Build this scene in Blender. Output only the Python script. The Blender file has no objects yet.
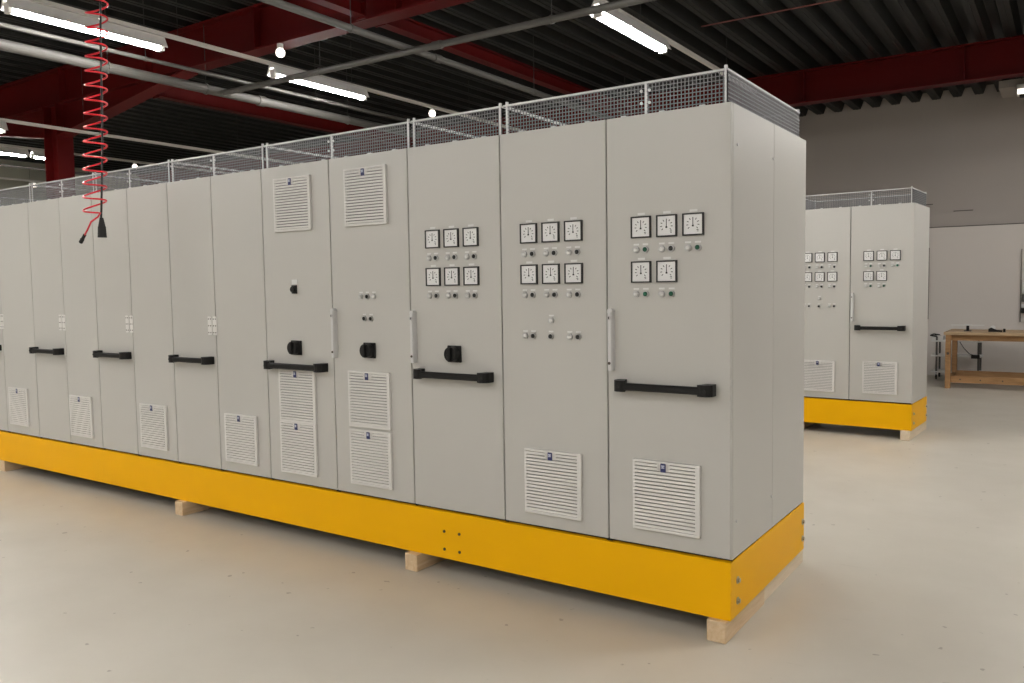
import bpy, math, random
from mathutils import Matrix, Vector
random.seed(7)
S = bpy.context.scene
COL = S.collection

# ------------------------------------------------------------------ camera
CAM_ROWS = [[0.82637298, 0.56291837, -0.01518587],
            [0.02422520, -0.06247938, -0.99775221],
            [-0.56260185, 0.82414758, -0.06526808]]      # right, down, forward
CAM_POS = (1.21538, -3.45979, 1.58557)
F_PX = 820.53
cam_data = bpy.data.cameras.new('camera')
cam = bpy.data.objects.new('camera', cam_data)
COL.objects.link(cam)
r, d, f = [Vector(v) for v in CAM_ROWS]
M = Matrix((r, -d, -f)).transposed().to_4x4()
M.translation = Vector(CAM_POS)
cam.matrix_world = M
cam_data.sensor_width = 36.0
cam_data.lens = F_PX * 36.0 / 1024.0
cam_data.clip_start = 0.05
cam_data.clip_end = 200
S.camera = cam

# ------------------------------------------------------------------ world, exposure
W = bpy.data.worlds.new('hall_world')
S.world = W
W.use_nodes = True
W.node_tree.nodes['Background'].inputs[0].default_value = (0.05, 0.05, 0.05, 1)
W.node_tree.nodes['Background'].inputs[1].default_value = 0.0
S.view_settings.view_transform = 'Standard'
S.view_settings.look = 'None'
S.view_settings.gamma = 1.0
S.view_settings.use_curve_mapping = False
S.view_settings.exposure = 0.0
TUBE_POWER = 136.0          # emission strength of the fluorescent tubes
TUBE_COLOR = (1.0, 0.970, 0.935, 1)

# ------------------------------------------------------------------ materials
MATS = {}
def mat(name, col, rough=0.5, metal=0.0, var=0.0, vscale=4.0, bump=0.0, bscale=60.0, spec=0.5, coat=0.0):
    m = bpy.data.materials.new(name)
    m.use_nodes = True
    nt = m.node_tree
    b = nt.nodes['Principled BSDF']
    b.inputs['Base Color'].default_value = (*col, 1)
    b.inputs['Roughness'].default_value = rough
    b.inputs['Metallic'].default_value = metal
    b.inputs['Specular IOR Level'].default_value = spec
    b.inputs['Coat Weight'].default_value = coat
    if var or bump:
        tc = nt.nodes.new('ShaderNodeTexCoord')
    if var:
        n = nt.nodes.new('ShaderNodeTexNoise')
        n.inputs['Scale'].default_value = vscale
        n.inputs['Detail'].default_value = 5
        nt.links.new(tc.outputs['Object'], n.inputs['Vector'])
        mx = nt.nodes.new('ShaderNodeMix')
        mx.data_type = 'RGBA'
        mx.inputs[6].default_value = (*[c * (1 - var) for c in col], 1)
        mx.inputs[7].default_value = (*[min(1, c * (1 + var)) for c in col], 1)
        nt.links.new(n.outputs['Fac'], mx.inputs[0])
        nt.links.new(mx.outputs[2], b.inputs['Base Color'])
    if bump:
        n2 = nt.nodes.new('ShaderNodeTexNoise')
        n2.inputs['Scale'].default_value = bscale
        n2.inputs['Detail'].default_value = 3
        nt.links.new(tc.outputs['Object'], n2.inputs['Vector'])
        bp = nt.nodes.new('ShaderNodeBump')
        bp.inputs['Strength'].default_value = bump
        bp.inputs['Distance'].default_value = 0.002
        nt.links.new(n2.outputs['Fac'], bp.inputs['Height'])
        nt.links.new(bp.outputs['Normal'], b.inputs['Normal'])
    MATS[name] = m
    return m

def emit(name, col, strength):
    m = bpy.data.materials.new(name)
    m.use_nodes = True
    b = m.node_tree.nodes['Principled BSDF']
    b.inputs['Base Color'].default_value = (0.8, 0.8, 0.8, 1)
    b.inputs['Emission Color'].default_value = col
    b.inputs['Emission Strength'].default_value = strength
    MATS[name] = m
    return m

mat('paint_grey', (0.52, 0.51, 0.475), 0.36, var=0.025, vscale=2.0, bump=0.12, bscale=260)
mat('plastic_grey', (0.72, 0.705, 0.675), 0.45)
mat('slat_gap_shade', (0.05, 0.048, 0.046), 0.9)  # near-black colour for the shade between vent slats
mat('gasket_and_shade', (0.03, 0.028, 0.026), 0.8)  # rubber door gaskets, also the painted shade below the doors
mat('yellow', (0.91, 0.465, 0.002), 0.42, var=0.03, vscale=3.0, bump=0.10, bscale=220, spec=0.12)
mat('black_plastic', (0.007, 0.007, 0.007), 0.42, spec=0.3)
mat('black_rubber', (0.01, 0.01, 0.01), 0.7)
mat('dial_white', (0.78, 0.78, 0.77), 0.35)
mat('print_black', (0.02, 0.02, 0.02), 0.6)
mat('label_white', (0.72, 0.72, 0.70), 0.5)
mat('chrome', (0.55, 0.55, 0.55), 0.28, 1.0)
mat('cap_white', (0.76, 0.76, 0.74), 0.25)
mat('cap_green', (0.01, 0.09, 0.05), 0.3)
mat('cap_black', (0.012, 0.014, 0.014), 0.3)
mat('navy', (0.025, 0.03, 0.12), 0.5)
mat('badge_mark', (0.55, 0.58, 0.68), 0.5)
mat('handle_grey', (0.62, 0.62, 0.61), 0.32)
mat('galvanised', (0.58, 0.58, 0.58), 0.45, 0.35)
mat('mesh_wire', (0.17, 0.17, 0.175), 0.45, 0.4)
mat('rod_dark', (0.05, 0.05, 0.05), 0.5, 0.3)
mat('bolt_steel', (0.50, 0.49, 0.46), 0.35, 0.9)
mat('screw_dark', (0.05, 0.035, 0.02), 0.5)
mat('red_steel', (0.085, 0.003, 0.003), 0.55, var=0.12, vscale=1.5, spec=0.15)
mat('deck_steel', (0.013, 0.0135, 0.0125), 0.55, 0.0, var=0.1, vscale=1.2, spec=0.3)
mat('roof_dark', (0.05, 0.05, 0.05), 0.9)
mat('wall_paint', (0.40, 0.365, 0.335), 0.8, var=0.03, vscale=0.7, bump=0.15, bscale=40)
mat('wall_lower', (0.64, 0.60, 0.56), 0.65, var=0.02, vscale=0.6)
mat('wall_olive', (0.36, 0.36, 0.29), 0.8, var=0.05, vscale=0.5)
mat('slot_dark', (0.12, 0.11, 0.10), 0.8)
mat('pipe_grey', (0.085, 0.081, 0.074), 0.5, 0.1, var=0.08, vscale=2)
mat('track_white', (0.60, 0.58, 0.54), 0.45)
mat('housing_white', (0.74, 0.73, 0.70), 0.4)
mat('hose_red', (0.70, 0.015, 0.03), 0.3)
mat('cable_black', (0.012, 0.012, 0.012), 0.5)
mat('cable_pink', (0.22, 0.07, 0.06), 0.5)
mat('board_dark', (0.045, 0.042, 0.04), 0.6)
mat('board_white', (0.75, 0.75, 0.74), 0.5)
mat('shelf_white', (0.68, 0.68, 0.66), 0.4)
emit('tube_glow', TUBE_COLOR, TUBE_POWER)
emit('lamp_glow', (1.0, 0.9, 0.8, 1), 4.0)

def wood(name, c1, c2, axis_scale, rough=0.6):
    m = bpy.data.materials.new(name)
    m.use_nodes = True
    nt = m.node_tree
    b = nt.nodes['Principled BSDF']
    b.inputs['Roughness'].default_value = rough
    tc = nt.nodes.new('ShaderNodeTexCoord')
    mp = nt.nodes.new('ShaderNodeMapping')
    mp.inputs['Scale'].default_value = axis_scale
    n = nt.nodes.new('ShaderNodeTexNoise')
    n.inputs['Scale'].default_value = 3.0
    n.inputs['Detail'].default_value = 6
    n.inputs['Distortion'].default_value = 0.6
    cr = nt.nodes.new('ShaderNodeValToRGB')
    cr.color_ramp.elements[0].position = 0.32
    cr.color_ramp.elements[1].position = 0.68
    cr.color_ramp.elements[0].color = (*c1, 1)
    cr.color_ramp.elements[1].color = (*c2, 1)
    nt.links.new(tc.outputs['Object'], mp.inputs['Vector'])
    nt.links.new(mp.outputs['Vector'], n.inputs['Vector'])
    nt.links.new(n.outputs['Fac'], cr.inputs['Fac'])
    nt.links.new(cr.outputs['Color'], b.inputs['Base Color'])
    MATS[name] = m
wood('pine', (0.60, 0.42, 0.24), (0.72, 0.56, 0.36), (14, 1.2, 14))
wood('pine_pale', (0.68, 0.56, 0.40), (0.78, 0.67, 0.50), (14, 1.2, 14))
wood('bench_wood', (0.30, 0.155, 0.06), (0.42, 0.24, 0.10), (1.5, 10, 10))
wood('bench_top', (0.40, 0.27, 0.15), (0.50, 0.36, 0.21), (1.2, 9, 9))

def floor_material():
    m = bpy.data.materials.new('floor_epoxy')
    m.use_nodes = True
    nt = m.node_tree
    b = nt.nodes['Principled BSDF']
    tc = nt.nodes.new('ShaderNodeTexCoord')
    def noise(scale, detail, rough=0.5):
        n = nt.nodes.new('ShaderNodeTexNoise')
        n.inputs['Scale'].default_value = scale
        n.inputs['Detail'].default_value = detail
        n.inputs['Roughness'].default_value = rough
        nt.links.new(tc.outputs['Object'], n.inputs['Vector'])
        return n
    def ramp(src, p0, c0, p1, c1):
        cr = nt.nodes.new('ShaderNodeValToRGB')
        cr.color_ramp.elements[0].position = p0
        cr.color_ramp.elements[1].position = p1
        cr.color_ramp.elements[0].color = c0
        cr.color_ramp.elements[1].color = c1
        nt.links.new(src, cr.inputs['Fac'])
        return cr
    base = ramp(noise(0.9, 6, 0.6).outputs['Fac'], 0.30, (0.535, 0.495, 0.42, 1), 0.70, (0.61, 0.57, 0.49, 1))
    # sparse dark specks and scuffs
    spk = ramp(noise(15.0, 2, 0.4).outputs['Fac'], 0.735, (0, 0, 0, 1), 0.755, (1, 1, 1, 1))
    mp = nt.nodes.new('ShaderNodeMapping')
    mp.inputs['Scale'].default_value = (2.2, 11.0, 1)
    mp.inputs['Rotation'].default_value = (0, 0, 0.6)
    nt.links.new(tc.outputs['Object'], mp.inputs['Vector'])
    n3 = nt.nodes.new('ShaderNodeTexNoise')
    n3.inputs['Scale'].default_value = 1.6
    n3.inputs['Detail'].default_value = 4
    nt.links.new(mp.outputs['Vector'], n3.inputs['Vector'])
    scf = ramp(n3.outputs['Fac'], 0.70, (0, 0, 0, 1), 0.80, (0.45, 0.45, 0.45, 1))
    add = nt.nodes.new('ShaderNodeMath')
    add.operation = 'MAXIMUM'
    nt.links.new(spk.outputs['Color'], add.inputs[0])
    nt.links.new(scf.outputs['Color'], add.inputs[1])
    mul = nt.nodes.new('ShaderNodeMath')
    mul.operation = 'MULTIPLY'
    mul.inputs[1].default_value = 0.55
    nt.links.new(add.outputs[0], mul.inputs[0])
    mx = nt.nodes.new('ShaderNodeMix')
    mx.data_type = 'RGBA'
    mx.inputs[7].default_value = (0.20, 0.17, 0.13, 1)
    nt.links.new(mul.outputs[0], mx.inputs[0])
    nt.links.new(base.outputs['Color'], mx.inputs[6])
    nt.links.new(mx.outputs[2], b.inputs['Base Color'])
    rr = ramp(noise(2.2, 5).outputs['Fac'], 0.3, (0.30, 0.30, 0.30, 1), 0.7, (0.42, 0.42, 0.42, 1))
    nt.links.new(rr.outputs['Color'], b.inputs['Roughness'])
    b.inputs['Specular IOR Level'].default_value = 0.5
    bp = nt.nodes.new('ShaderNodeBump')
    bp.inputs['Strength'].default_value = 0.10
    bp.inputs['Distance'].default_value = 0.004
    nt.links.new(noise(14.0, 3).outputs['Fac'], bp.inputs['Height'])
    nt.links.new(bp.outputs['Normal'], b.inputs['Normal'])
    MATS['floor_epoxy'] = m
floor_material()

# ------------------------------------------------------------------ mesh helpers
class MB:
    """collects simple shapes, builds ONE mesh"""
    def __init__(self):
        self.v, self.f = [], []
    def _add(self, vs, fs):
        o = len(self.v)
        self.v += [tuple(p) for p in vs]
        self.f += [tuple(i + o for i in q) for q in fs]
        return self
    def box(self, x0, x1, y0, y1, z0, z1):
        vs = [(x, y, z) for z in (z0, z1) for y in (y0, y1) for x in (x0, x1)]
        return self._add(vs, [(0, 2, 3, 1), (4, 5, 7, 6), (0, 1, 5, 4), (2, 6, 7, 3), (0, 4, 6, 2), (1, 3, 7, 5)])
    def cbox(self, x0, x1, y0, y1, z0, z1, c):
        """box with chamfered edges"""
        X, Y, Z = (x0, x1), (y0, y1), (z0, z1)
        vs, idx = [], {}
        for i in (0, 1):
            for j in (0, 1):
                for k in (0, 1):
                    sx, sy, sz = (1 - 2 * i) * c, (1 - 2 * j) * c, (1 - 2 * k) * c
                    for a in range(3):
                        p = [X[i] + sx, Y[j] + sy, Z[k] + sz]
                        p[a] = (X[i], Y[j], Z[k])[a]
                        idx[(i, j, k, a)] = len(vs)
                        vs.append(p)
        g = lambda i, j, k, a: idx[(i, j, k, a)]
        fs = []
        for s in (0, 1):
            q = [g(s, 0, 0, 0), g(s, 1, 0, 0), g(s, 1, 1, 0), g(s, 0, 1, 0)]
            fs.append(q if s else q[::-1])
            q = [g(0, s, 0, 1), g(1, s, 0, 1), g(1, s, 1, 1), g(0, s, 1, 1)]
            fs.append(q[::-1] if s else q)
            q = [g(0, 0, s, 2), g(1, 0, s, 2), g(1, 1, s, 2), g(0, 1, s, 2)]
            fs.append(q if s else q[::-1])
        for a in (0, 1):
            for b in (0, 1):
                fs.append([g(a, b, 0, 0), g(a, b, 1, 0), g(a, b, 1, 1), g(a, b, 0, 1)])
                fs.append([g(a, 0, b, 0), g(a, 1, b, 0), g(a, 1, b, 2), g(a, 0, b, 2)])
                fs.append([g(0, a, b, 1), g(1, a, b, 1), g(1, a, b, 2), g(0, a, b, 2)])
        for i in (0, 1):
            for j in (0, 1):
                for k in (0, 1):
                    fs.append([g(i, j, k, 0), g(i, j, k, 1), g(i, j, k, 2)])
        return self._add(vs, fs)
    def cyl(self, p0, p1, r0, r1=None, n=12, caps=True):
        r1 = r0 if r1 is None else r1
        p0, p1 = Vector(p0), Vector(p1)
        ax = (p1 - p0).normalized()
        u = ax.orthogonal().normalized()
        w = ax.cross(u)
        vs = []
        for p, rr in ((p0, r0), (p1, r1)):
            for k in range(n):
                a = 2 * math.pi * k / n
                vs.append(p + u * (rr * math.cos(a)) + w * (rr * math.sin(a)))
        fs = [(k, (k + 1) % n, n + (k + 1) % n, n + k) for k in range(n)]
        if caps:
            fs += [tuple(range(n - 1, -1, -1)), tuple(range(n, 2 * n))]
        return self._add(vs, fs)
    def ring(self, c, r_out, r_in, y0, y1, n=16):
        """annulus facing -y at centre c=(x,z)"""
        vs = []
        for (rr, y) in ((r_out, y1), (r_out, y0), (r_in, y0), (r_in, y1)):
            for k in range(n):
                a = 2 * math.pi * k / n
                vs.append((c[0] + rr * math.cos(a), y, c[1] + rr * math.sin(a)))
        fs = []
        for s in range(3):
            for k in range(n):
                fs.append((s * n + k, s * n + (k + 1) % n, (s + 1) * n + (k + 1) % n, (s + 1) * n + k))
        return self._add(vs, fs)
    def tube(self, pts, rad, n=8):
        pts = [Vector(p) for p in pts]
        vs, fs = [], []
        up = Vector((0, 0, 1))
        prev = None
        for i, p in enumerate(pts):
            t = (pts[min(i + 1, len(pts) - 1)] - pts[max(i - 1, 0)]).normalized()
            u = t.orthogonal().normalized() if prev is None else (prev - t * prev.dot(t)).normalized()
            prev = u
            w = t.cross(u)
            for k in range(n):
                a = 2 * math.pi * k / n
                vs.append(p + u * (rad * math.cos(a)) + w * (rad * math.sin(a)))
        for i in range(len(pts) - 1):
            for k in range(n):
                fs.append((i * n + k, i * n + (k + 1) % n, (i + 1) * n + (k + 1) % n, (i + 1) * n + k))
        fs.append(tuple(range(n - 1, -1, -1)))
        fs.append(tuple(range((len(pts) - 1) * n, len(pts) * n)))
        return self._add(vs, fs)
    def prism_y(self, poly, y0, y1):
        """poly in (x,z), extruded along y"""
        n = len(poly)
        vs = [(x, y0, z) for x, z in poly] + [(x, y1, z) for x, z in poly]
        fs = [tuple(range(n)), tuple(range(2 * n - 1, n - 1, -1))]
        fs += [(k, n + k, n + (k + 1) % n, (k + 1) % n) for k in range(n)]
        return self._add(vs, fs)
    def prism_z(self, poly, z0, z1):
        n = len(poly)
        vs = [(x, y, z0) for x, y in poly] + [(x, y, z1) for x, y in poly]
        fs = [tuple(range(n - 1, -1, -1)), tuple(range(n, 2 * n))]
        fs += [(k, (k + 1) % n, n + (k + 1) % n, n + k) for k in range(n)]
        return self._add(vs, fs)
    def mesh(self, name, m, smooth=False):
        me = bpy.data.meshes.new(name)
        me.from_pydata(self.v, [], self.f)
        me.materials.append(MATS[m])
        import bmesh
        bm = bmesh.new()
        bm.from_mesh(me)
        bmesh.ops.recalc_face_normals(bm, faces=bm.faces)
        bm.to_mesh(me)
        bm.free()
        if smooth:
            me.polygons.foreach_set('use_smooth', [True] * len(me.polygons))
        return me
    def build(self, name, m, parent=None, loc=(0, 0, 0), smooth=False):
        return put(name, self.mesh(name, m, smooth), parent, loc)

def put(name, me, parent=None, loc=(0, 0, 0)):
    o = bpy.data.objects.new(name, me)
    COL.objects.link(o)
    o.parent = parent
    o.location = loc
    return o

def thing(name, label, cat, loc=(0, 0, 0), rz=0.0, group=None):
    o = bpy.data.objects.new(name, None)
    COL.objects.link(o)
    o.location = loc
    o.rotation_euler = (0, 0, rz)
    o.empty_display_size = 0.1
    return tag(o, label, cat, group)

def tag(o, label, cat, group=None):
    o['label'] = label
    o['category'] = cat
    if group:
        o['group'] = group
    return o

def struct(o):
    o['kind'] = 'structure'
    return o

# ------------------------------------------------------------------ room shell
X0, X1, Y0, Y1 = -18.6, 9.0, -13.0, 12.0
ZD = 4.60                                            # underside of the deck ribs
struct(MB().box(X0 - .2, X1 + .2, Y0 - .2, Y1 + .2, -0.2, 0).build('floor', 'floor_epoxy'))
wb = struct(MB().box(X0 - .2, X1 + .2, Y1, Y1 + .2, 0, 4.9).build('wall_back', 'wall_paint'))
MB().box(-7.0, X1, Y1 - .025, Y1, 0, 2.478).build('cladding_panel', 'wall_lower', wb)
MB().box(-7.0, X1, Y1 - .032, Y1, 2.482, 2.494).build('cladding_edge', 'slot_dark', wb)
MB().box(-.44, -.155, Y1 - .02, Y1, 2.735, 2.748).build('slot', 'slot_dark', wb)
MB().box(-1.05, -.75, Y1 - .02, Y1, 2.868, 2.882).build('slot', 'slot_dark', wb)
wl = struct(MB().box(X0 - .2, X0, Y0, Y1, 0, 4.9).build('wall_left', 'wall_olive'))
for k in range(12):
    MB().box(X0, X0 + .03, Y0 + .6 + k * 2.05, Y0 + .6 + k * 2.05 + 2.03, 0.02, 4.55).build('wall_panel', 'wall_olive', wl)
struct(MB().box(X1, X1 + .2, Y0, Y1, 0, 4.9).build('wall_right', 'wall_paint'))
struct(MB().box(X0 - .2, X1 + .2, Y0 - .2, Y0, 0, 4.9).build('wall_front', 'wall_paint'))

ceil = struct(MB().box(X0 - .2, X1 + .2, Y0 - .2, Y1 + .2, 4.78, 4.9).build('ceiling', 'roof_dark'))
PITCH = 0.31
def deck_sheet_mesh():
    poly_top, pts = [], []
    for k in range(3):
        x = k * PITCH
        pts += [(x, ZD + .13), (x + .10, ZD + .13), (x + .145, ZD), (x + .265, ZD)]
    pts.append((3 * PITCH, ZD + .13))
    m = MB()
    vs = [(x, Y0, z) for x, z in pts] + [(x, Y1, z) for x, z in pts]
    n = len(pts)
    m._add(vs, [(k, k + 1, n + k + 1, n + k) for k in range(n - 1)])
    # narrow stiffening bead in each lower flange
    for k in range(3):
        xc = k * PITCH + .205
        m.box(xc - .008, xc + .008, Y0, Y1, ZD - .006, ZD + .002)
    return m.mesh('deck_sheet', 'deck_steel')
dm = deck_sheet_mesh()
x = X0
while x < X1 - .01:
    put('deck_sheet', dm, ceil, (x, 0, 0))
    x += 3 * PITCH

# soffit box below the deck at the right end of the back wall
struct(MB().box(0.22, 3.0, 11.2, Y1, 4.49, ZD).build('trim_1', 'wall_paint'))

# ------------------------------------------------------------------ red portal frames
def i_beam_x(m, x0, x1, y, zb, zt, b=.20, tf=.02, tw=.014):
    m.box(x0, x1, y - b / 2, y + b / 2, zb, zb + tf)
    m.box(x0, x1, y - b / 2, y + b / 2, zt - tf, zt)
    m.box(x0, x1, y - tw / 2, y + tw / 2, zb, zt)
BEAM_G = 'red roof frames'
def frame(y, label, columns, zb=4.14):
    t = thing('roof_frame', label, 'steel frame', (0, y, 0), 0, BEAM_G)
    m = MB(); i_beam_x(m, X0, X1, 0, zb, ZD)
    m.build('rafter', 'red_steel', t)
    for k in range(-9, 5):
        MB().box(k * 2.0 - .006, k * 2.0 + .006, -.095, .095, zb + .02, ZD - .02).build('stiffener', 'red_steel', t)
    for cx in columns:
        m = MB()                                   # column: web in the frame plane, flanges facing +-x
        m.box(cx - .17, cx - .15, -.11, .11, 0, zb)
        m.box(cx + .15, cx + .17, -.11, .11, 0, zb)
        m.box(cx - .15, cx + .15, -.008, .008, 0, zb)
        m.build('column', 'red_steel', t)
        MB().box(cx - .27, cx + .27, -.2, .2, 0, .025).build('base_plate', 'red_steel', t)
        for s in (-1, 1):
            m = MB()
            a, b_ = cx + s * .17, cx + s * 3.0
            m.prism_y([(a, 3.74), (b_, zb), (a, zb)], -.007, .007)
            m.prism_y([(a, 3.72), (b_, zb - .02), (b_, zb), (a, 3.74)], -.10, .10)
            m.build('haunch', 'red_steel', t)
frame(2.45, 'dark red steel roof frame with column, crossing above the long cabinet row', [-10.25])
frame(8.75, 'dark red steel roof beam near the back wall behind the long row', [])
def beam_y(x, y0, y1, zb, zt, label, w=.12):
    t = thing('tie_beam', label, 'beam', (x, 0, 0), 0, 'red tie beams')
    MB().box(-w / 2, w / 2, y0, y1, zb, zb + .012).box(-w / 2, w / 2, y0, y1, zt - .012, zt).box(-.005, .005, y0, y1, zb, zt).build('web_section', 'red_steel', t)
    for yy in (y0 + .01, y1 - .01):
        MB().box(-w / 2, w / 2, yy - .008, yy + .008, zb - .02, zt + .02).build('end_plate', 'red_steel', t)
beam_y(-8.15, 2.57, 8.62, 4.00, 4.26, 'dark red tie beam beside the thick grey pipe on the left')
beam_y(-4.40, 2.57, 8.62, 4.16, 4.30, 'red tie beam just above a grey pipe in the ceiling centre')
beam_y(-4.40, -3.6, 2.33, 4.16, 4.30, 'red tie beam running overhead towards the viewer at top')

# ------------------------------------------------------------------ pipes
PIPE_G = 'grey ceiling pipes'
def pipe(label, p0, p1, rad, hang=(), couplings=()):
    t = thing('ceiling_pipe', label, 'pipe', (0, 0, 0), 0, PIPE_G)
    p0, p1 = Vector(p0), Vector(p1)
    MB().cyl(p0, p1, rad, n=14).build('tube', 'pipe_grey', t, smooth=False)
    ax = (p1 - p0).normalized()
    for s in couplings:
        c = p0.lerp(p1, s)
        MB().cyl(c - ax * .05, c + ax * .05, rad * 1.25, n=14).build('coupling', 'pipe_grey', t)
    for s in hang:
        c = p0.lerp(p1, s)
        MB().cyl(c + Vector((0, 0, rad * .5)), (c.x, c.y, ZD + .05), .0045, n=6).build('hanger_rod', 'rod_dark', t)
        MB().cyl(c - ax * .012, c + ax * .012, rad * 1.2, n=12).build('clamp', 'pipe_grey', t)
pipe('grey pipe running crosswise in front of the lit fluorescent tubes', (-6.85, 2.60, 3.86), (3.5, 2.74, 3.86), .032, (.15, .42, .7), (.3, .62))
pipe('grey pipe below the red tie beam in the ceiling centre', (-4.12, -3.5, 3.90), (-4.12, 8.5, 3.90), .032, (.2, .45, .7, .9), (.55, .78))
pipe('thick grey pipe below the row of tubes at upper left', (-6.92, -3.5, 3.87), (-6.88, 6.0, 3.87), .050, (.25, .5, .62, .85), (.35, .7))
pipe('thin grey conduit beside the thick pipe at upper left', (-6.66, -3.5, 3.97), (-6.62, 5.6, 3.97), .020, (.3, .55, .8), ())
pipe('thin grey conduit over the far left corner of the hall', (-14.9, -3.0, 3.95), (-14.9, 9.0, 3.95), .025, (.3, .7), ())

# thin pinkish cable strung across the deck
m = MB().cyl((-2.2, 5.3, 4.40), (3.5, 5.5, 4.44), .007, n=6)
tag(m.build('ceiling_cable', 'cable_pink'), 'thin reddish cable strung across the dark corrugated deck', 'cable')

# ------------------------------------------------------------------ fluorescent fixtures
FIX_G = 'bare fluorescent batten fixtures'
def fixture_meshes():
    L = 1.40
    a = MB().prism_y([(-.030, .10), (.030, .10), (.080, -.008), (.074, -.010), (.022, .070), (-.022, .070), (-.074, -.010), (-.080, -.008)], -.03, L + .03).mesh('housing', 'housing_white')
    b = MB().cyl((0, .02, 0), (0, L - .02, 0), .036, n=16).mesh('tube', 'tube_glow', True)
    c = MB().box(-.04, .04, -.018, .018, -.038, .05).mesh('lamp_holder', 'housing_white')
    return L, a, b, c
FL, FA, FB, FC = fixture_meshes()
def fixture(x, y, label, z=4.0):
    t = thing('fluorescent_light', label, 'light', (x, y, z), 0, FIX_G)
    put('housing', FA, t)
    put('tube', FB, t)
    put('lamp_holder', FC, t, (0, 0, 0))
    put('lamp_holder', FC, t, (0, FL, 0))
    return t
def track(x, y0, y1, label, z=4.102):
    t = thing('light_track', label, 'light track', (x, 0, z), 0, 'light tracks')
    MB().box(-.022, .022, y0, y1, 0, .035).build('rail', 'track_white', t)
    k = y0 + .6
    while k < y1:
        MB().cyl((0, k, .03), (0, k, ZD - z + .05), .003, n=6).build('hanger_rod', 'rod_dark', t)
        k += 2.4
fixture(-2.31, 3.13, 'lit fluorescent tube fixture above the right half of the long cabinet row')
fixture(-6.26, 0.03, 'lit fluorescent tube fixture at top left behind the red coiled hose')
fixture(-6.19, 2.76, 'lit fluorescent tube fixture left of centre, just below the crosswise pipe')
fixture(-9.50, .0, 'fluorescent tube whose end just shows at the left picture edge', 3.58)
fixture(-13.80, 2.30, 'far lit fluorescent tube at left edge, nearer of two in line')
fixture(-13.80, 3.82, 'far short lit fluorescent tube beside the red column, second in line').scale = (1, .42, 1)
track(-2.31, -11.0, 7.5, 'white light track running to the front corner of the long row')
track(-6.22, -11.0, 11.0, 'white light track with three lit tubes at upper left')
track(-9.50, -3.0, 8.0, 'white light track crossing in front of the red column', 3.682)
track(-13.75, -3.0, 11.0, 'white light track carrying the far tubes behind the red column')
track(-17.95, -3.0, 11.0, 'farthest white light track near the left wall')
ORD = ['first', 'second', 'third', 'fourth', 'fifth', 'sixth', 'seventh', 'eighth']
for fx, nm, ys in ((1.65, 'nearer', (8.4, 4.8, 1.2, -4.4, -7.4, -10.4)), (5.6, 'farther', (4.5, 0.5, -4.4, -7.4, -10.4))):
    for k, fy in enumerate(ys):
        fixture(fx, fy, 'fluorescent fixture out of view at right, %s line, %s from the back wall' % (nm, ORD[k]))
    track(fx, -11.0, 11.0, 'white light track out of view at right, the %s of two' % nm)
for fx, nm, ys in ((-2.31, 'right-hand', (-4.6, -7.5, -10.4)), (-6.24, 'middle', (-2.7, -5.4, -8.1, -10.8)), (-10.2, 'left-hand', (-2.7, -5.4, -8.1, -10.8))):
    for k, fy in enumerate(ys):
        fixture(fx, fy, 'fluorescent fixture out of view before the long row, %s line, %s from it' % (nm, ORD[k]))
track(-10.2, -11.0, -1.0, 'white light track out of view before the left end of the row')
fixture(-2.31, .3, 'fluorescent fixture out of view right above the long cabinet row')
# small round lamps
def globe(x, y, z, label, top):
    t = thing('globe_lamp', label, 'light', (x, y, z), 0, 'small round lamps')
    MB().cyl((0, 0, top), (0, 0, .04), .032, n=14).build('lamp_base', 'housing_white', t)
    m = MB()
    prof = [(.026, .04), (.042, .025), (.047, 0), (.042, -.024), (.026, -.04)]
    for (r0, z0), (r1, z1) in zip(prof[:-1], prof[1:]):
        m.cyl((0, 0, z0), (0, 0, z1), r0, r1, n=16, caps=(r1 == .026))
    m.build('lamp_glass', 'lamp_glow', t)
globe(-5.62, 2.38, 4.05, 'small round lit lamp fixed under the red roof beam flange', .09)
globe(-6.20, 5.52, 4.02, 'small round lit lamp peeping over the mesh guard left of centre', .082)
globe(-13.75, 5.68, 4.02, 'small round lit lamp beside the red coiled hose', .082)
globe(-17.95, 5.84, 4.02, 'small round lit lamp at the far left above the mesh guard', .082)
# boxy lamp at the top right of the back wall
t = thing('wall_lamp', 'boxy lit lamp at the top right of the back wall', 'light', (0.62, 11.05, 4.43))
MB().cbox(-.16, .30, 0, .14, -.10, .06, .01).build('housing', 'housing_white', t)
MB().box(-.145, .285, -.012, 0, -.085, -.02).build('lamp_glass', 'lamp_glow', t)
MB().box(-.12, .28, .0, .14, -.125, -.10).build('louvre', 'black_plastic', t)
MB().box(-.02, .02, .05, .09, .06, .18).build('bracket', 'galvanised', t)

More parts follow.
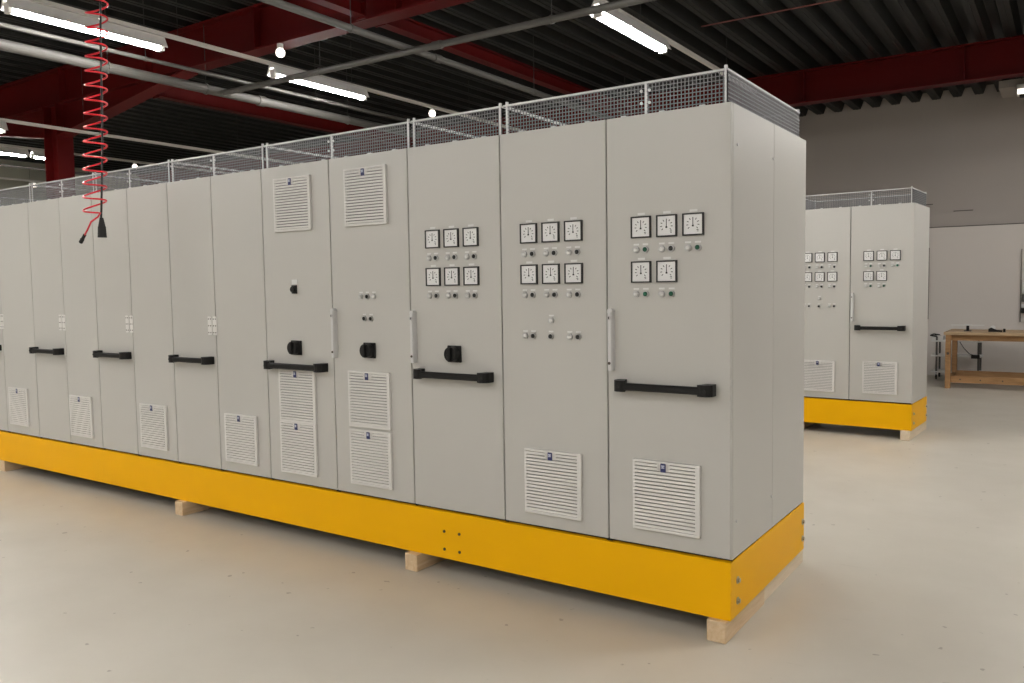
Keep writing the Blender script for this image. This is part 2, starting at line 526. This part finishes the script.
# ------------------------------------------------------------------ cabinet parts (shared meshes)
def gauge_meshes():
    h, w = .049, .006
    fr = MB()
    fr.box(-h, h, -.012, 0, h - w, h).box(-h, h, -.012, 0, -h, -h + w)
    fr.box(-h, -h + w, -.012, 0, -h + w, h - w).box(h - w, h, -.012, 0, -h + w, h - w)
    face = MB().box(-h + w, h - w, -.008, 0, -h + w, h - w)
    mk = MB()
    for k in range(9):
        a = math.radians(-40 + k * 32.5)
        ca, sa = math.cos(a), math.sin(a)
        c = (.026 * ca, .026 * sa + .001)
        l, t = .0042, .0016
        vs = []
        for y in (-.0088, -.0080):
            for (p, q) in ((-l, -t), (l, -t), (l, t), (-l, t)):
                vs.append((c[0] + p * ca - q * sa, y, c[1] + p * sa + q * ca))
        mk._add(vs, [(0, 1, 2, 3), (4, 7, 6, 5), (0, 4, 5, 1), (1, 5, 6, 2), (2, 6, 7, 3), (3, 7, 4, 0)])
    mk.box(.017, .026, -.0088, -.008, -.026, -.023).box(.019, .026, -.0088, -.008, -.032, -.0295)
    nd = MB().box(-.0012, .0012, -.0098, -.008, -.008, .030).box(-.004, .004, -.0100, -.008, -.010, -.003)
    return (fr.mesh('gauge_bezel', 'print_black'), face.mesh('dial_face', 'dial_white'),
            mk.mesh('scale_marks', 'print_black'), nd.mesh('needle', 'print_black'))
G_FR, G_FACE, G_MK, G_ND = gauge_meshes()
B_RING = MB().ring((0, 0), .0155, .0105, -.010, 0).mesh('push_button', 'chrome', False)
def dome(mt):
    m = MB()
    m.cyl((0, 0, 0), (0, -.012, 0), .0108, n=14).cyl((0, -.012, 0), (0, -.016, 0), .0108, .006, n=14)
    return m.mesh('button_cap', mt)
B_CAPS = {'w': dome('cap_white'), 'g': dome('cap_green'), 'k': dome('cap_black')}
PLATE = MB().box(-.018, .018, -.002, 0, -.005, .005).mesh('label_plate', 'label_white')
PLATE_S = MB().box(-.014, .014, -.002, 0, -.004, .004).mesh('label_plate', 'label_white')
VW, NS = .33, 18
V_FR = MB()
V_FR.cbox(-VW / 2, VW / 2, -.016, 0, VW / 2 - .012, VW / 2, .002).cbox(-VW / 2, VW / 2, -.016, 0, -VW / 2, -VW / 2 + .014, .002)
V_FR.cbox(VW / 2 - .022, VW / 2, -.016, 0, -VW / 2 + .013, VW / 2 - .011, .002).cbox(-VW / 2, -VW / 2 + .012, -.016, 0, -VW / 2 + .013, VW / 2 - .011, .002)
V_FR = V_FR.mesh('vent_grille', 'plastic_grey')
V_SHADE = MB().box(-VW / 2 + .01, VW / 2 - .02, -.003, 0, -VW / 2 + .012, VW / 2 - .010).mesh('gap_shade_sheet', 'slat_gap_shade')  # dark sheet added behind the slats, paints the shade of their gaps
SP = (VW - .026) / NS
V_SLAT = MB()._add([(sx, y, z) for sx in (-VW / 2 + .010, VW / 2 - .020) for (y, z) in
                    ((-.003, SP * .38), (-.0165, SP * .30), (-.0165, -SP * .36), (-.012, -SP * .38), (-.003, -SP * .38))],
                   [(0, 1, 2, 3, 4), (9, 8, 7, 6, 5)] + [(k, 5 + k, 5 + (k + 1) % 5, (k + 1) % 5) for k in range(5)]).mesh('slat', 'plastic_grey')
V_BADGE = MB().cbox(-.013, .013, -.020, -.010, -.020, .020, .002).mesh('badge', 'navy')
V_MARK = MB()
V_MARK.box(-.008, .008, -.0208, -.0198, .006, .013).box(-.008, .008, -.0208, -.0198, -.002, .003).box(-.003, .003, -.0208, -.0198, -.002, .013)
V_MARK = V_MARK.mesh('badge_mark', 'badge_mark')
V_BASE = MB().cbox(-.032, .032, -.0165, -.004, -.017, .022, .002).mesh('badge_base', 'plastic_grey')

def gauge(root, x, z, plate=True):
    g = put('gauge', G_FR, root, (x, 0, z))
    put('dial_face', G_FACE, g)
    put('scale_marks', G_MK, g)
    put('needle', G_ND, g)
    if plate:
        put('label_plate', PLATE, root, (x, 0, z + .060))
def button(root, x, z, kind):
    b = put('push_button', B_RING, root, (x, 0, z))
    put('button_cap', B_CAPS[kind], b)
    put('label_plate', PLATE_S, root, (x, 0, z + .024))
def vent(root, x, z):
    v = put('vent_grille', V_FR, root, (x, 0, z))
    put('gap_shade_sheet', V_SHADE, v)
    for k in range(NS):
        put('slat', V_SLAT, v, (0, 0, -VW / 2 + .014 + SP * (k + .5)))
    put('badge_base', V_BASE, v, (-.01, 0, VW / 2 - .028))
    put('badge', V_BADGE, v, (-.01, 0, VW / 2 - .028))
    put('badge_mark', V_MARK, v, (-.01, 0, VW / 2 - .028))
def rotary(root, x, z, s=1.0):
    k = MB().cbox(-.045 * s, .045 * s, -.014, 0, -.045 * s, .045 * s, .003).build('rotary_switch', 'black_plastic', root, (x, 0, z))
    MB().cyl((0, -.012, 0), (0, -.048, 0), .042 * s, .040 * s, n=24).build('knob', 'black_plastic', k)
    MB().cbox(-.010 * s, .010 * s, -.062, -.046, -.036 * s, .036 * s, .003).build('grip', 'black_plastic', k)
def small_switch(root, x, z):
    k = MB().cbox(-.024, .024, -.010, 0, -.026, .026, .003).build('selector_switch', 'black_plastic', root, (x, 0, z))
    MB().cyl((0, -.009, 0), (0, -.026, 0), .017, n=16).build('knob', 'black_plastic', k)
    put('label_plate', MB().box(-.024, .024, -.003, 0, -.015, .015).mesh('label_plate', 'label_white'), root, (x, 0, z + .046))
def bar_handle(root, x0, x1, z):
    x0, x1 = x0 - .012, x1 - .015
    h = MB()
    h.cbox(x0 + .03, x1 - .03, -.064, -.036, -.017, .017, .006)
    o = h.build('bar_handle', 'black_plastic', root, (0, 0, z))
    for s, xe in ((1, x0), (-1, x1)):
        a = [(xe, 0), (xe, -.044), (xe + s * .008, -.058), (xe + s * .022, -.067), (xe + s * .045, -.068), (xe + s * .065, -.060), (xe + s * .050, -.036), (xe + s * .044, 0)]
        MB().prism_z(a, -.024, .028).build('handle_bracket', 'black_plastic', o)
        MB().cyl((xe + s * .03, -.066, 0), (xe + s * .03, -.070, 0), .008, n=10).build('bracket_cap', 'black_rubber', o)
def grip_handle(root, x, z0, z1):
    m = MB()
    m.prism_z([(x - .012, 0), (x + .012, 0), (x + .012, -.026), (x + .008, -.034), (x - .008, -.034), (x - .012, -.026)], z0, z1)
    o = m.build('swing_handle', 'handle_grey', root)
    MB().cyl((x, 0, z1), (x, -.030, z1), .014, n=16).build('handle_head', 'handle_grey', o)
    MB().cyl((x, -.034, z1 - .030), (x, -.038, z1 - .030), .010, n=14).build('lock_cylinder', 'chrome', o)
    MB().box(x - .0025, x + .0025, -.0392, -.037, z1 - .036, z1 - .024).build('keyhole', 'print_black', o)
    MB().cyl((x, -.034, z0 + .035), (x, -.037, z0 + .035), .007, n=12).build('fixing_screw', 'screw_dark', o)
def latch_plate(root, x, z0, z1):
    for s in (-1, 1):
        m = MB().cbox(x + s * .027 - .022, x + s * .027 + .022, -.006, 0, z0, z1, .002)
        o = m.build('hinge_leaf', 'plastic_grey', root)
        for dx in (-.011, .011):
            for dz in (.018, (z1 - z0) / 2, z1 - z0 - .018):
                MB().cyl((x + s * .027 + dx, -.005, z0 + dz), (x + s * .027 + dx, -.0072, z0 + dz), .0045, n=8).build('hinge_screw', 'screw_dark', o)

GH, GP = .145, .0175                                # guard height, mesh pitch
def guard(root, xl, xr, dep, right_end, left_end, mid=None):
    """wire mesh guard standing on the cabinet roof"""
    zb, zt = 2.0, 2.0 + GH
    yf, yb = .035, dep - .035
    xr_, xl_ = xr - .030 if right_end else xr - .008, xl + .03 if left_end else xl + .008
    w = .0018
    m = MB()
    runs = [('x', yf), ('x', yb)]
    if right_end: runs.append(('y', xr_))
    if left_end: runs.append(('y', xl_))
    nz = int(GH / GP)
    for kind, c in runs:
        if kind == 'x':
            n = int((xr_ - xl_) / GP)
            for k in range(n + 1):
                x = xr_ - k * GP
                m.box(x - w, x + w, c - w, c + w, zb, zt)
            for k in range(1, nz + 1):
                m.box(xl_, xr_, c - w - .002, c + w - .002, zb + k * GP - w, zb + k * GP + w)
        else:
            n = int((yb - yf) / GP)
            for k in range(n + 1):
                y = yf + k * GP
                m.box(c - w, c + w, y - w, y + w, zb, zt)
            for k in range(1, nz + 1):
                m.box(c - w + .002, c + w + .002, yf, yb, zb + k * GP - w, zb + k * GP + w)
    o = m.build('wire_mesh', 'mesh_wire', root)
    o['kind'] = 'stuff'
    r_ = .0045
    for (p, q) in (((xl_, yf), (xr_, yf)), ((xl_, yb), (xr_, yb)), ((xr_, yf), (xr_, yb)), ((xl_, yf), (xl_, yb))):
        MB().cbox(min(p[0], q[0]) - r_, max(p[0], q[0]) + r_, min(p[1], q[1]) - r_, max(p[1], q[1]) + r_, zt - .002, zt + .007, .002).build('guard_rail', 'galvanised', root)
    for px in (xl_ + .02 if not left_end else xl_, xr_ - .006):
        for py in (yf, yb):
            MB().box(px - .0045, px + .0045, py - .006, py + .004, zb, zt + .004).build('guard_post', 'galvanised', root)
            MB().cyl((px, py, zt + .004), (px, py, zt + .020), .008, n=8).build('post_bolt', 'galvanised', root)
    if mid is not None:
        MB().box(mid - .005, mid + .005, yf - .006, yf + .004, zb, zt).build('guard_post', 'galvanised', root)
        for dx in (-.02, .02):
            for dz in (.055, .11):
                MB().cyl((mid + dx, yf - .005, zb + dz), (mid + dx, yf - .011, zb + dz), .007, n=8).build('guard_clip', 'galvanised', root)
    for k in range(int((xr_ - xl_) / .19)):
        px = xr_ - .11 - k * .19
        MB().box(px - .012, px + .012, yf - .012, yf + .01, zb, zb + .010).build('mesh_foot', 'galvanised', root)

CAB_G = 'grey electrical cabinets of the long row'
def cabinet(label, loc, doors, dep, split=None, rz=0.0, group=CAB_G, right_end=False, left_end=False, mid=None):
    """doors: list of (x_right, x_left) in local coordinates"""
    t = thing('electrical_cabinet', label, 'cabinet', loc, rz, group)
    xr, xl = doors[0][0], doors[-1][1]
    e = .001
    xb = xr - (.010 if right_end else e)
    MB().box(xl + (.010 if left_end else e), xb, .030, dep - .002, 0.003, 1.998).build('body', 'paint_grey', t)
    for a, b_ in doors:
        MB().cbox(b_ + .0035, a - .0035 if not (right_end and a == xr) else a - .001, 0, .022, .014, 2.0, .0022).build('door', 'paint_grey', t)
    for a, b_ in doors:
        MB().box(b_ - .008 if b_ != xl else b_ + .002, b_ + .010, .024, .032, .014, 1.99).build('door_gasket', 'gasket_and_shade', t)
        MB().box(b_ - .014 if b_ != xl else b_ + .002, b_ + .016, .004, .024, .004, .013).build('door_stop', 'black_plastic', t)
    MB().box(xl + .004, xr - .012, .020, .031, .003, .014).build('gap_shade_strip', 'gasket_and_shade', t)  # dark strip painting the shadow gap between doors and base
    if right_end:
        ys = [.024] + ([split] if split else []) + [dep]
        for k in range(len(ys) - 1):
            MB().cbox(xr - .012, xr, ys[k] + .0025, ys[k + 1] - .0015, .004, 2.0, .002).build('side_panel', 'paint_grey', t)
        if split:
            for z in (.168, 1.83):
                MB().cyl((xr, split - .018, z), (xr + .004, split - .018, z), .007, n=8).build('panel_screw', 'galvanised', t)
                MB().cyl((xr, .075, z), (xr + .004, .075, z), .007, n=8).build('panel_screw', 'galvanised', t)
    guard(t, xl, xr, dep, right_end, left_end, mid)
    return t

ZB = .361                                            # top of the yellow base = cabinet floor
SE = [0, -.5987, -1.2067, -1.8282, -2.4463, -3.0571, -3.5747, -4.0702, -4.5740, -5.0597, -5.5459, -6.0512, -6.615, -7.18]
DEP = 1.19
def L(v): return v - ZB                              # world height -> cabinet height

def instruments_right(t, o=0.0):
    for x in (-.420, -.294, -.169):
        gauge(t, x + o, L(1.853))
        button(t, x + o - .025, L(1.751), 'w')
        button(t, x + o + .021, L(1.751), 'g' if x != -.294 else 'k')
    for x in (-.420, -.294):
        gauge(t, x + o, L(1.649))
        button(t, x + o - .026, L(1.548), 'w')
        button(t, x + o + .022, L(1.548), 'g')
def six_gauges(t, xs):
    for zg, zb in ((1.855, 1.753), (1.651, 1.549)):
        for x in xs:
            gauge(t, x, L(zg))
            button(t, x - .028, L(zb), 'w')
            button(t, x + .020, L(zb), 'k')
def instruments_left(t):
    six_gauges(t, (-1.033, -.905, -.776))
    button(t, -.907, L(1.422), 'w')
    button(t, -1.061, L(1.343), 'w'); button(t, -1.013, L(1.343), 'k')
    button(t, -.910, L(1.343), 'k')
    button(t, -.803, L(1.343), 'w'); button(t, -.755, L(1.343), 'k')
def end_cabinet(label, loc, dep, split, rz, group, left_end):
    c = cabinet(label, loc, [(0, SE[1]), (SE[1], SE[2])], dep, split, rz, group, True, left_end, mid=-.41)
    instruments_right(c)
    instruments_left(c)
    vent(c, -.300, L(.616)); vent(c, -.907, L(.606))
    bar_handle(c, -.530, -.050, L(1.122))
    grip_handle(c, -.572, L(1.19), L(1.468))
    return c
end_cabinet('grey two-door cabinet with eleven dial gauges at the near right end of the long row', (0, 0, ZB), DEP, .609, 0, CAB_G, False)
# single door cabinet
c = cabinet('grey single-door cabinet with six dial gauges, black rotary switch and bar handle', (0, 0, ZB), [(SE[2], SE[3])], DEP)
six_gauges(c, (-1.654, -1.525, -1.395))
rotary(c, -1.517, L(1.236)); bar_handle(c, -1.765, -1.250, L(1.120)); grip_handle(c, -1.797, L(1.18), L(1.455))
# double door with upper and lower vents
c = cabinet('grey two-door cabinet with vent grilles both high and low on its doors', (0, 0, ZB), [(SE[3], SE[4]), (SE[4], SE[5])], DEP, mid=SE[4])
vent(c, -2.143, L(2.122)); vent(c, -2.762, L(2.120))
for x, z in ((-2.153, .946), (-2.153, .600), (-2.770, .930), (-2.774, .600)):
    vent(c, x, L(z))
for x, kd in ((-2.203, 'w'), (-2.152, 'k'), (-2.101, 'w')):
    button(c, x, L(1.548), kd)
for x in (-2.180, -2.127):
    button(c, x, L(1.420), 'k')
rotary(c, -2.143, L(1.236)); rotary(c, -2.767, L(1.234)); small_switch(c, -2.772, L(1.596))
bar_handle(c, -3.020, -2.482, L(1.119)); grip_handle(c, -2.420, L(1.185), L(1.466))
# three plain double-door cabinets and one running out of the picture
for k, lab in ((5, 'plain grey two-door cabinet beside the cabinet with high and low vents'),
               (7, 'plain grey two-door cabinet next left, below the hanging black connector'),
               (9, 'plain grey two-door cabinet left of the red coiled hose end')):
    c = cabinet(lab, (0, 0, ZB), [(SE[k], SE[k + 1]), (SE[k + 1], SE[k + 2])], DEP, mid=SE[k + 1])
    vent(c, SE[k + 1] + (.237 if k == 5 else .233 if k == 7 else .200), L(.607))
    bar_handle(c, SE[k + 2] + .028, SE[k + 1] + .005 - .02, L(1.121))
    latch_plate(c, SE[k + 1] - .032, L(1.295), L(1.423))
c = cabinet('plain grey two-door cabinet cut off by the left picture edge', (0, 0, ZB), [(SE[11], SE[12]), (SE[12], SE[13])], DEP, left_end=True, mid=SE[12])
vent(c, -6.370, L(.615)); latch_plate(c, SE[12] - .01, L(1.292), L(1.423)); bar_handle(c, SE[13] + .03, SE[12] - .02, L(1.121))

# second installation in the background
ROT2 = -.0504
P2 = Vector((-.0806, 5.4852, 0))
D2 = .738
end_cabinet('grey two-door cabinet with dial gauges standing alone near the back wall', (P2.x, P2.y, ZB), D2, None, ROT2, 'background cabinet', True)

# ------------------------------------------------------------------ yellow bases
def base(label, loc, rz, xl, dep, joints, screws, zb=.099, zt=.361):
    t = thing('base_plinth', label, 'plinth', loc, rz, 'yellow plinths')
    th = .006
    xs = [.003] + joints + [xl]
    for k in range(len(xs) - 1):
        a, b_ = xs[k], xs[k + 1]
        m = MB()
        m.box(b_, a, -.004, .004, zb, zt - .001)
        m.box(b_, a, .004, .030, zb, zb + .006).box(b_, a, .004, .030, zt - .008, zt - .001)
        m.build('front_panel', 'yellow', t)
        MB().box(b_, a, dep - .004, dep + .004, zb, zt - .001).build('rear_panel', 'yellow', t)
    MB().cbox(-.004, .004, .0045, dep - .0045, zb, zt - .001, .0012).build('side_panel', 'yellow', t)
    MB().box(xl, xl + .008, .0045, dep - .0045, zb, zt - .001).build('side_panel', 'yellow', t)
    MB().box(xl + .01, -.006, .006, dep - .006, zb + .008, zb + .012).build('shade_pan', 'board_dark', t)  # unseen dark sheet, added to deepen the shade under the base
    k = -.6
    while k > xl:
        MB().box(k - .03, k + .03, .08, dep - .08, zb + .013, zt - .01).build('cross_member', 'yellow', t)
        k -= 1.2
    for x, z in screws:
        MB().cyl((x, -.003, z), (x, -.0075, z), .0085, n=8).build('screw', 'screw_dark', t)
    for y in (.085, dep - .03):
        for z in (.165, .260):
            o = MB().cyl((.003, y, z), (.007, y, z), .017, n=14).build('washer', 'bolt_steel', t)
            MB().cyl((.007, y, z), (.016, y, z), .011, n=6).build('bolt_head', 'bolt_steel', o)
    return t
base('long yellow steel base under the front row of cabinets', (0, 0, 0), 0, -7.18, DEP, [-1.5625, -6.48],
     [(x, z) for x in (-1.615, -1.510) for z in (.151, .251)])
base('short yellow steel base under the lone background cabinet', (P2.x, P2.y, 0), ROT2, SE[2], D2, [], [])

# ------------------------------------------------------------------ timbers under the bases
TIM_G = 'timber blocks under the yellow bases'
def timber(label, x0, x1, y0, y1, z1=.098, m='pine', loc=(0, 0, 0), rz=0.0):
    o = MB().cbox(x0, x1, y0, y1, 0, z1, .004).build('timber_block', m)
    o.location = loc
    o.rotation_euler = (0, 0, rz)
    return tag(o, label, 'timber', TIM_G)
timber('front timber under the near right corner of the long yellow base', -.098, -.008, -.030, .52, m='pine')
timber('rear timber behind the first one under the right end of the long base', -.112, -.016, .534, 1.25, .092, 'pine_pale')
timber('timber block under the long yellow base near its four screws', -1.875, -1.785, -.045, 1.15)
timber('timber block under the long yellow base below the plain cabinets', -4.065, -3.975, -.045, 1.15)
timber('timber block under the long yellow base at the left picture edge', -6.80, -6.70, -.010, 1.15)
timber('timber under the right end of the lone background cabinet', -.095, -.006, -.03, .80, .097, 'pine_pale', (P2.x, P2.y, 0), ROT2)
timber('timber hidden under the left end of the lone background cabinet', -1.19, -1.10, -.03, .78, .097, 'pine', (P2.x, P2.y, 0), ROT2)

# ------------------------------------------------------------------ coiled hose and cable
HX, HY = -4.27, -.36
def lerp(a, b, s): return a + (b - a) * s
zt_, zb_ = 4.55, 2.14
pts = []
turns = 26
N = turns * 20
for k in range(N + 1):
    s = k / N
    a = 2 * math.pi * turns * s
    z = lerp(zt_, zb_, s)
    rad = .070 + .004 * math.sin(s * 9)
    cx = HX + lerp(.16, -.10, s)
    pts.append((cx + rad * math.cos(a), HY + rad * math.sin(a), z + .014 * math.sin(a)))
last = Vector(pts[-1])
tail = [last + Vector((.02, -.03, -.03)), last + Vector((-.03, -.05, -.06)), last + Vector((-.085, -.05, -.115)), last + Vector((-.12, -.05, -.145))]
t = thing('coiled_hose', 'red coiled air hose hanging in front of the long cabinet row', 'hose', (0, 0, 0))
MB().tube(pts + tail, .0062, 7).build('coil', 'hose_red', t, smooth=True)
e0 = Vector(tail[-1]); dr = (Vector(tail[-1]) - Vector(tail[-2])).normalized()
MB().cyl(e0, e0 + dr * .045, .011, n=10).cyl(e0 + dr * .045, e0 + dr * .075, .014, n=10).build('coupling', 'black_rubber', t)
MB().cyl((HX + .16 + .07, HY, 4.55), (HX + .16 + .07, HY, 4.62), .012, n=8).build('ceiling_hook', 'galvanised', t)
t = thing('hanging_cable', 'black power cable with socket connector hanging beside the red hose', 'cable', (0, 0, 0))
CX = HX - .04
MB().tube([(lerp(CX + .20, CX - .012, s / 10), HY + .02 + .006 * math.sin(s), lerp(4.62, 2.10, s / 10)) for s in range(11)], .007, 7).build('cable', 'cable_black', t, smooth=True)
MB().cyl((CX - .012, HY + .02, 2.11), (CX - .013, HY + .02, 2.05), .012, .024, n=14).cyl((CX - .013, HY + .02, 2.05), (CX - .014, HY + .02, 1.975), .026, .030, n=14).build('socket', 'black_rubber', t)

# ------------------------------------------------------------------ workbench and things near the back wall
t = thing('workbench', 'wooden workbench with low shelf against the back wall at right', 'workbench', (-.32, 10.15, 0))
BW, BD, BH = 2.4, .95, .835
for k in range(5):
    MB().cbox(-.02, BW, -.02 + k * .194, -.02 + k * .194 + .192, BH - .04, BH, .003).build('top_plank', 'bench_top', t)
MB().cbox(.02, BW - .02, .071, .106, BH - .125, BH - .04, .003).build('front_rail', 'bench_wood', t)
MB().cbox(.02, BW - .02, BD - .05, BD - .015, BH - .135, BH - .04, .003).build('rear_rail', 'bench_wood', t)
for lx in (.0, BW - .09):
    for ly in (.0, BD - .09):
        MB().cbox(lx + .005, lx + .075, ly if ly == 0 else ly - .03, ly + .070 if ly == 0 else ly + .04, 0, BH - .04, .003).build('leg', 'bench_wood', t)
    MB().cbox(lx + .015, lx + .055, .107, BD - .12, .10, .17, .003).build('side_rail', 'bench_wood', t)
MB().cbox(.0, BW - .02, .071, .106, .085, .185, .003).build('shelf_rail', 'bench_wood', t)
MB().cbox(.08, BW - .1, BD - .16, BD - .125, .10, .20, .003).build('shelf_rail', 'bench_wood', t)
MB().cbox(.08, BW - .1, .45, .60, .10, .12, .003).build('shelf_board', 'bench_wood', t)
for x in (.20, .46, .74):
    MB().cyl((x, .071, .135), (x, .066, .135), .011, n=8).build('bolt', 'screw_dark', t)
MB().cyl((.04, .0, .52), (.04, -.006, .52), .02, n=10).build('bolt', 'screw_dark', t)

t = thing('clamp_stand', 'small tool with dark stem and pale crossbar on the workbench', 'tool', (-.06, 10.50, BH))
MB().cbox(-.05, .05, -.05, .05, 0, .012, .003).build('foot', 'black_plastic', t)
MB().cyl((0, 0, .012), (0, 0, .085), .020, n=12).build('stem', 'black_plastic', t)
MB().cbox(-.05, .05, -.03, .03, .085, .105, .004).build('head', 'galvanised', t)
MB().cbox(-.22, .22, -.035, -.031, .085, .100, .001).build('crossbar', 'plastic_grey', t)
t = thing('tape_dispenser', 'dark tape dispenser with pale roll lying on the workbench', 'tool', (.30, 10.42, BH))
MB().prism_y([(-.085, 0), (.09, 0), (.09, .025), (.02, .03), (-.05, .065), (-.085, .045)], -.025, .025).build('holder', 'black_plastic', t)
MB().cyl((-.03, -.02, .06), (-.03, .02, .06), .032, n=16).build('roll', 'board_white', t)
MB().cbox(.10, .13, -.02, .02, 0, .05, .004).build('grip', 'black_plastic', t)

t = thing('trolley', 'light tubular trolley with two shelves and castors behind the workbench', 'trolley', (-.60, 11.32, 0))
for x in (.03, .62):
    for y in (0, .38):
        MB().cyl((x, y, .10), (x, y, .70 if x < .1 else .66), .015, n=8).build('upright', 'pipe_grey', t)
        o = MB().cyl((x - .012, y, .045), (x + .012, y, .045), .043, n=14).build('castor', 'black_rubber', t)
        MB().box(x - .02, x + .02, y - .012, y + .012, .075, .105).build('fork', 'galvanised', o)
for z in (.115, .375, .615):
    MB().cbox(-.05, .66, -.02, .40, z, z + .022, .004).build('shelf', 'shelf_white', t)
MB().tube([(.03, 0, .70), (-.06, 0, .715), (-.06, .38, .715), (.03, .38, .70)], .013, 8).build('push_handle', 'black_plastic', t)
MB().cbox(-.04, .12, .02, .30, .638, .70, .004).build('tray', 'plastic_grey', t)
MB().tube([(.36, -.025, .62), (.42, -.03, .52), (.50, -.03, .43), (.60, -.025, .40)], .007, 6).build('cable', 'cable_black', t)
MB().cbox(.52, .64, -.04, -.02, .36, .42, .004).build('clip', 'black_plastic', t)

o = MB().cbox(-1.70, -.782, Y1 - .06, Y1 - .026, .95, 2.15, .004).build('wall_board', 'board_dark')
tag(o, 'dark board on the back wall, its edge beside the lone cabinet', 'board')
t = thing('tool_board', 'pale tool board on the back wall at the right picture edge', 'board', (0, 0, 0))
MB().cbox(.545, 1.6, Y1 - .06, Y1 - .026, .92, 2.08, .004).build('panel', 'wall_lower', t)
MB().box(.535, .545, Y1 - .065, Y1 - .026, .92, 2.08).build('frame_edge', 'slot_dark', t)
MB().cyl((.60, Y1 - .10, 1.38), (.60, Y1 - .10, 1.58), .045, n=12).build('spray_can', 'board_white', t)
MB().cbox(.555, .70, Y1 - .13, Y1 - .062, 1.24, 1.36, .004).build('holder', 'pipe_grey', t)
MB().cbox(.55, .75, Y1 - .14, Y1 - .062, 1.06, 1.14, .004).build('tool_grip', 'black_plastic', t)
MB().cbox(.55, .72, Y1 - .12, Y1 - .062, 1.15, 1.20, .004).build('bracket', 'board_white', t)
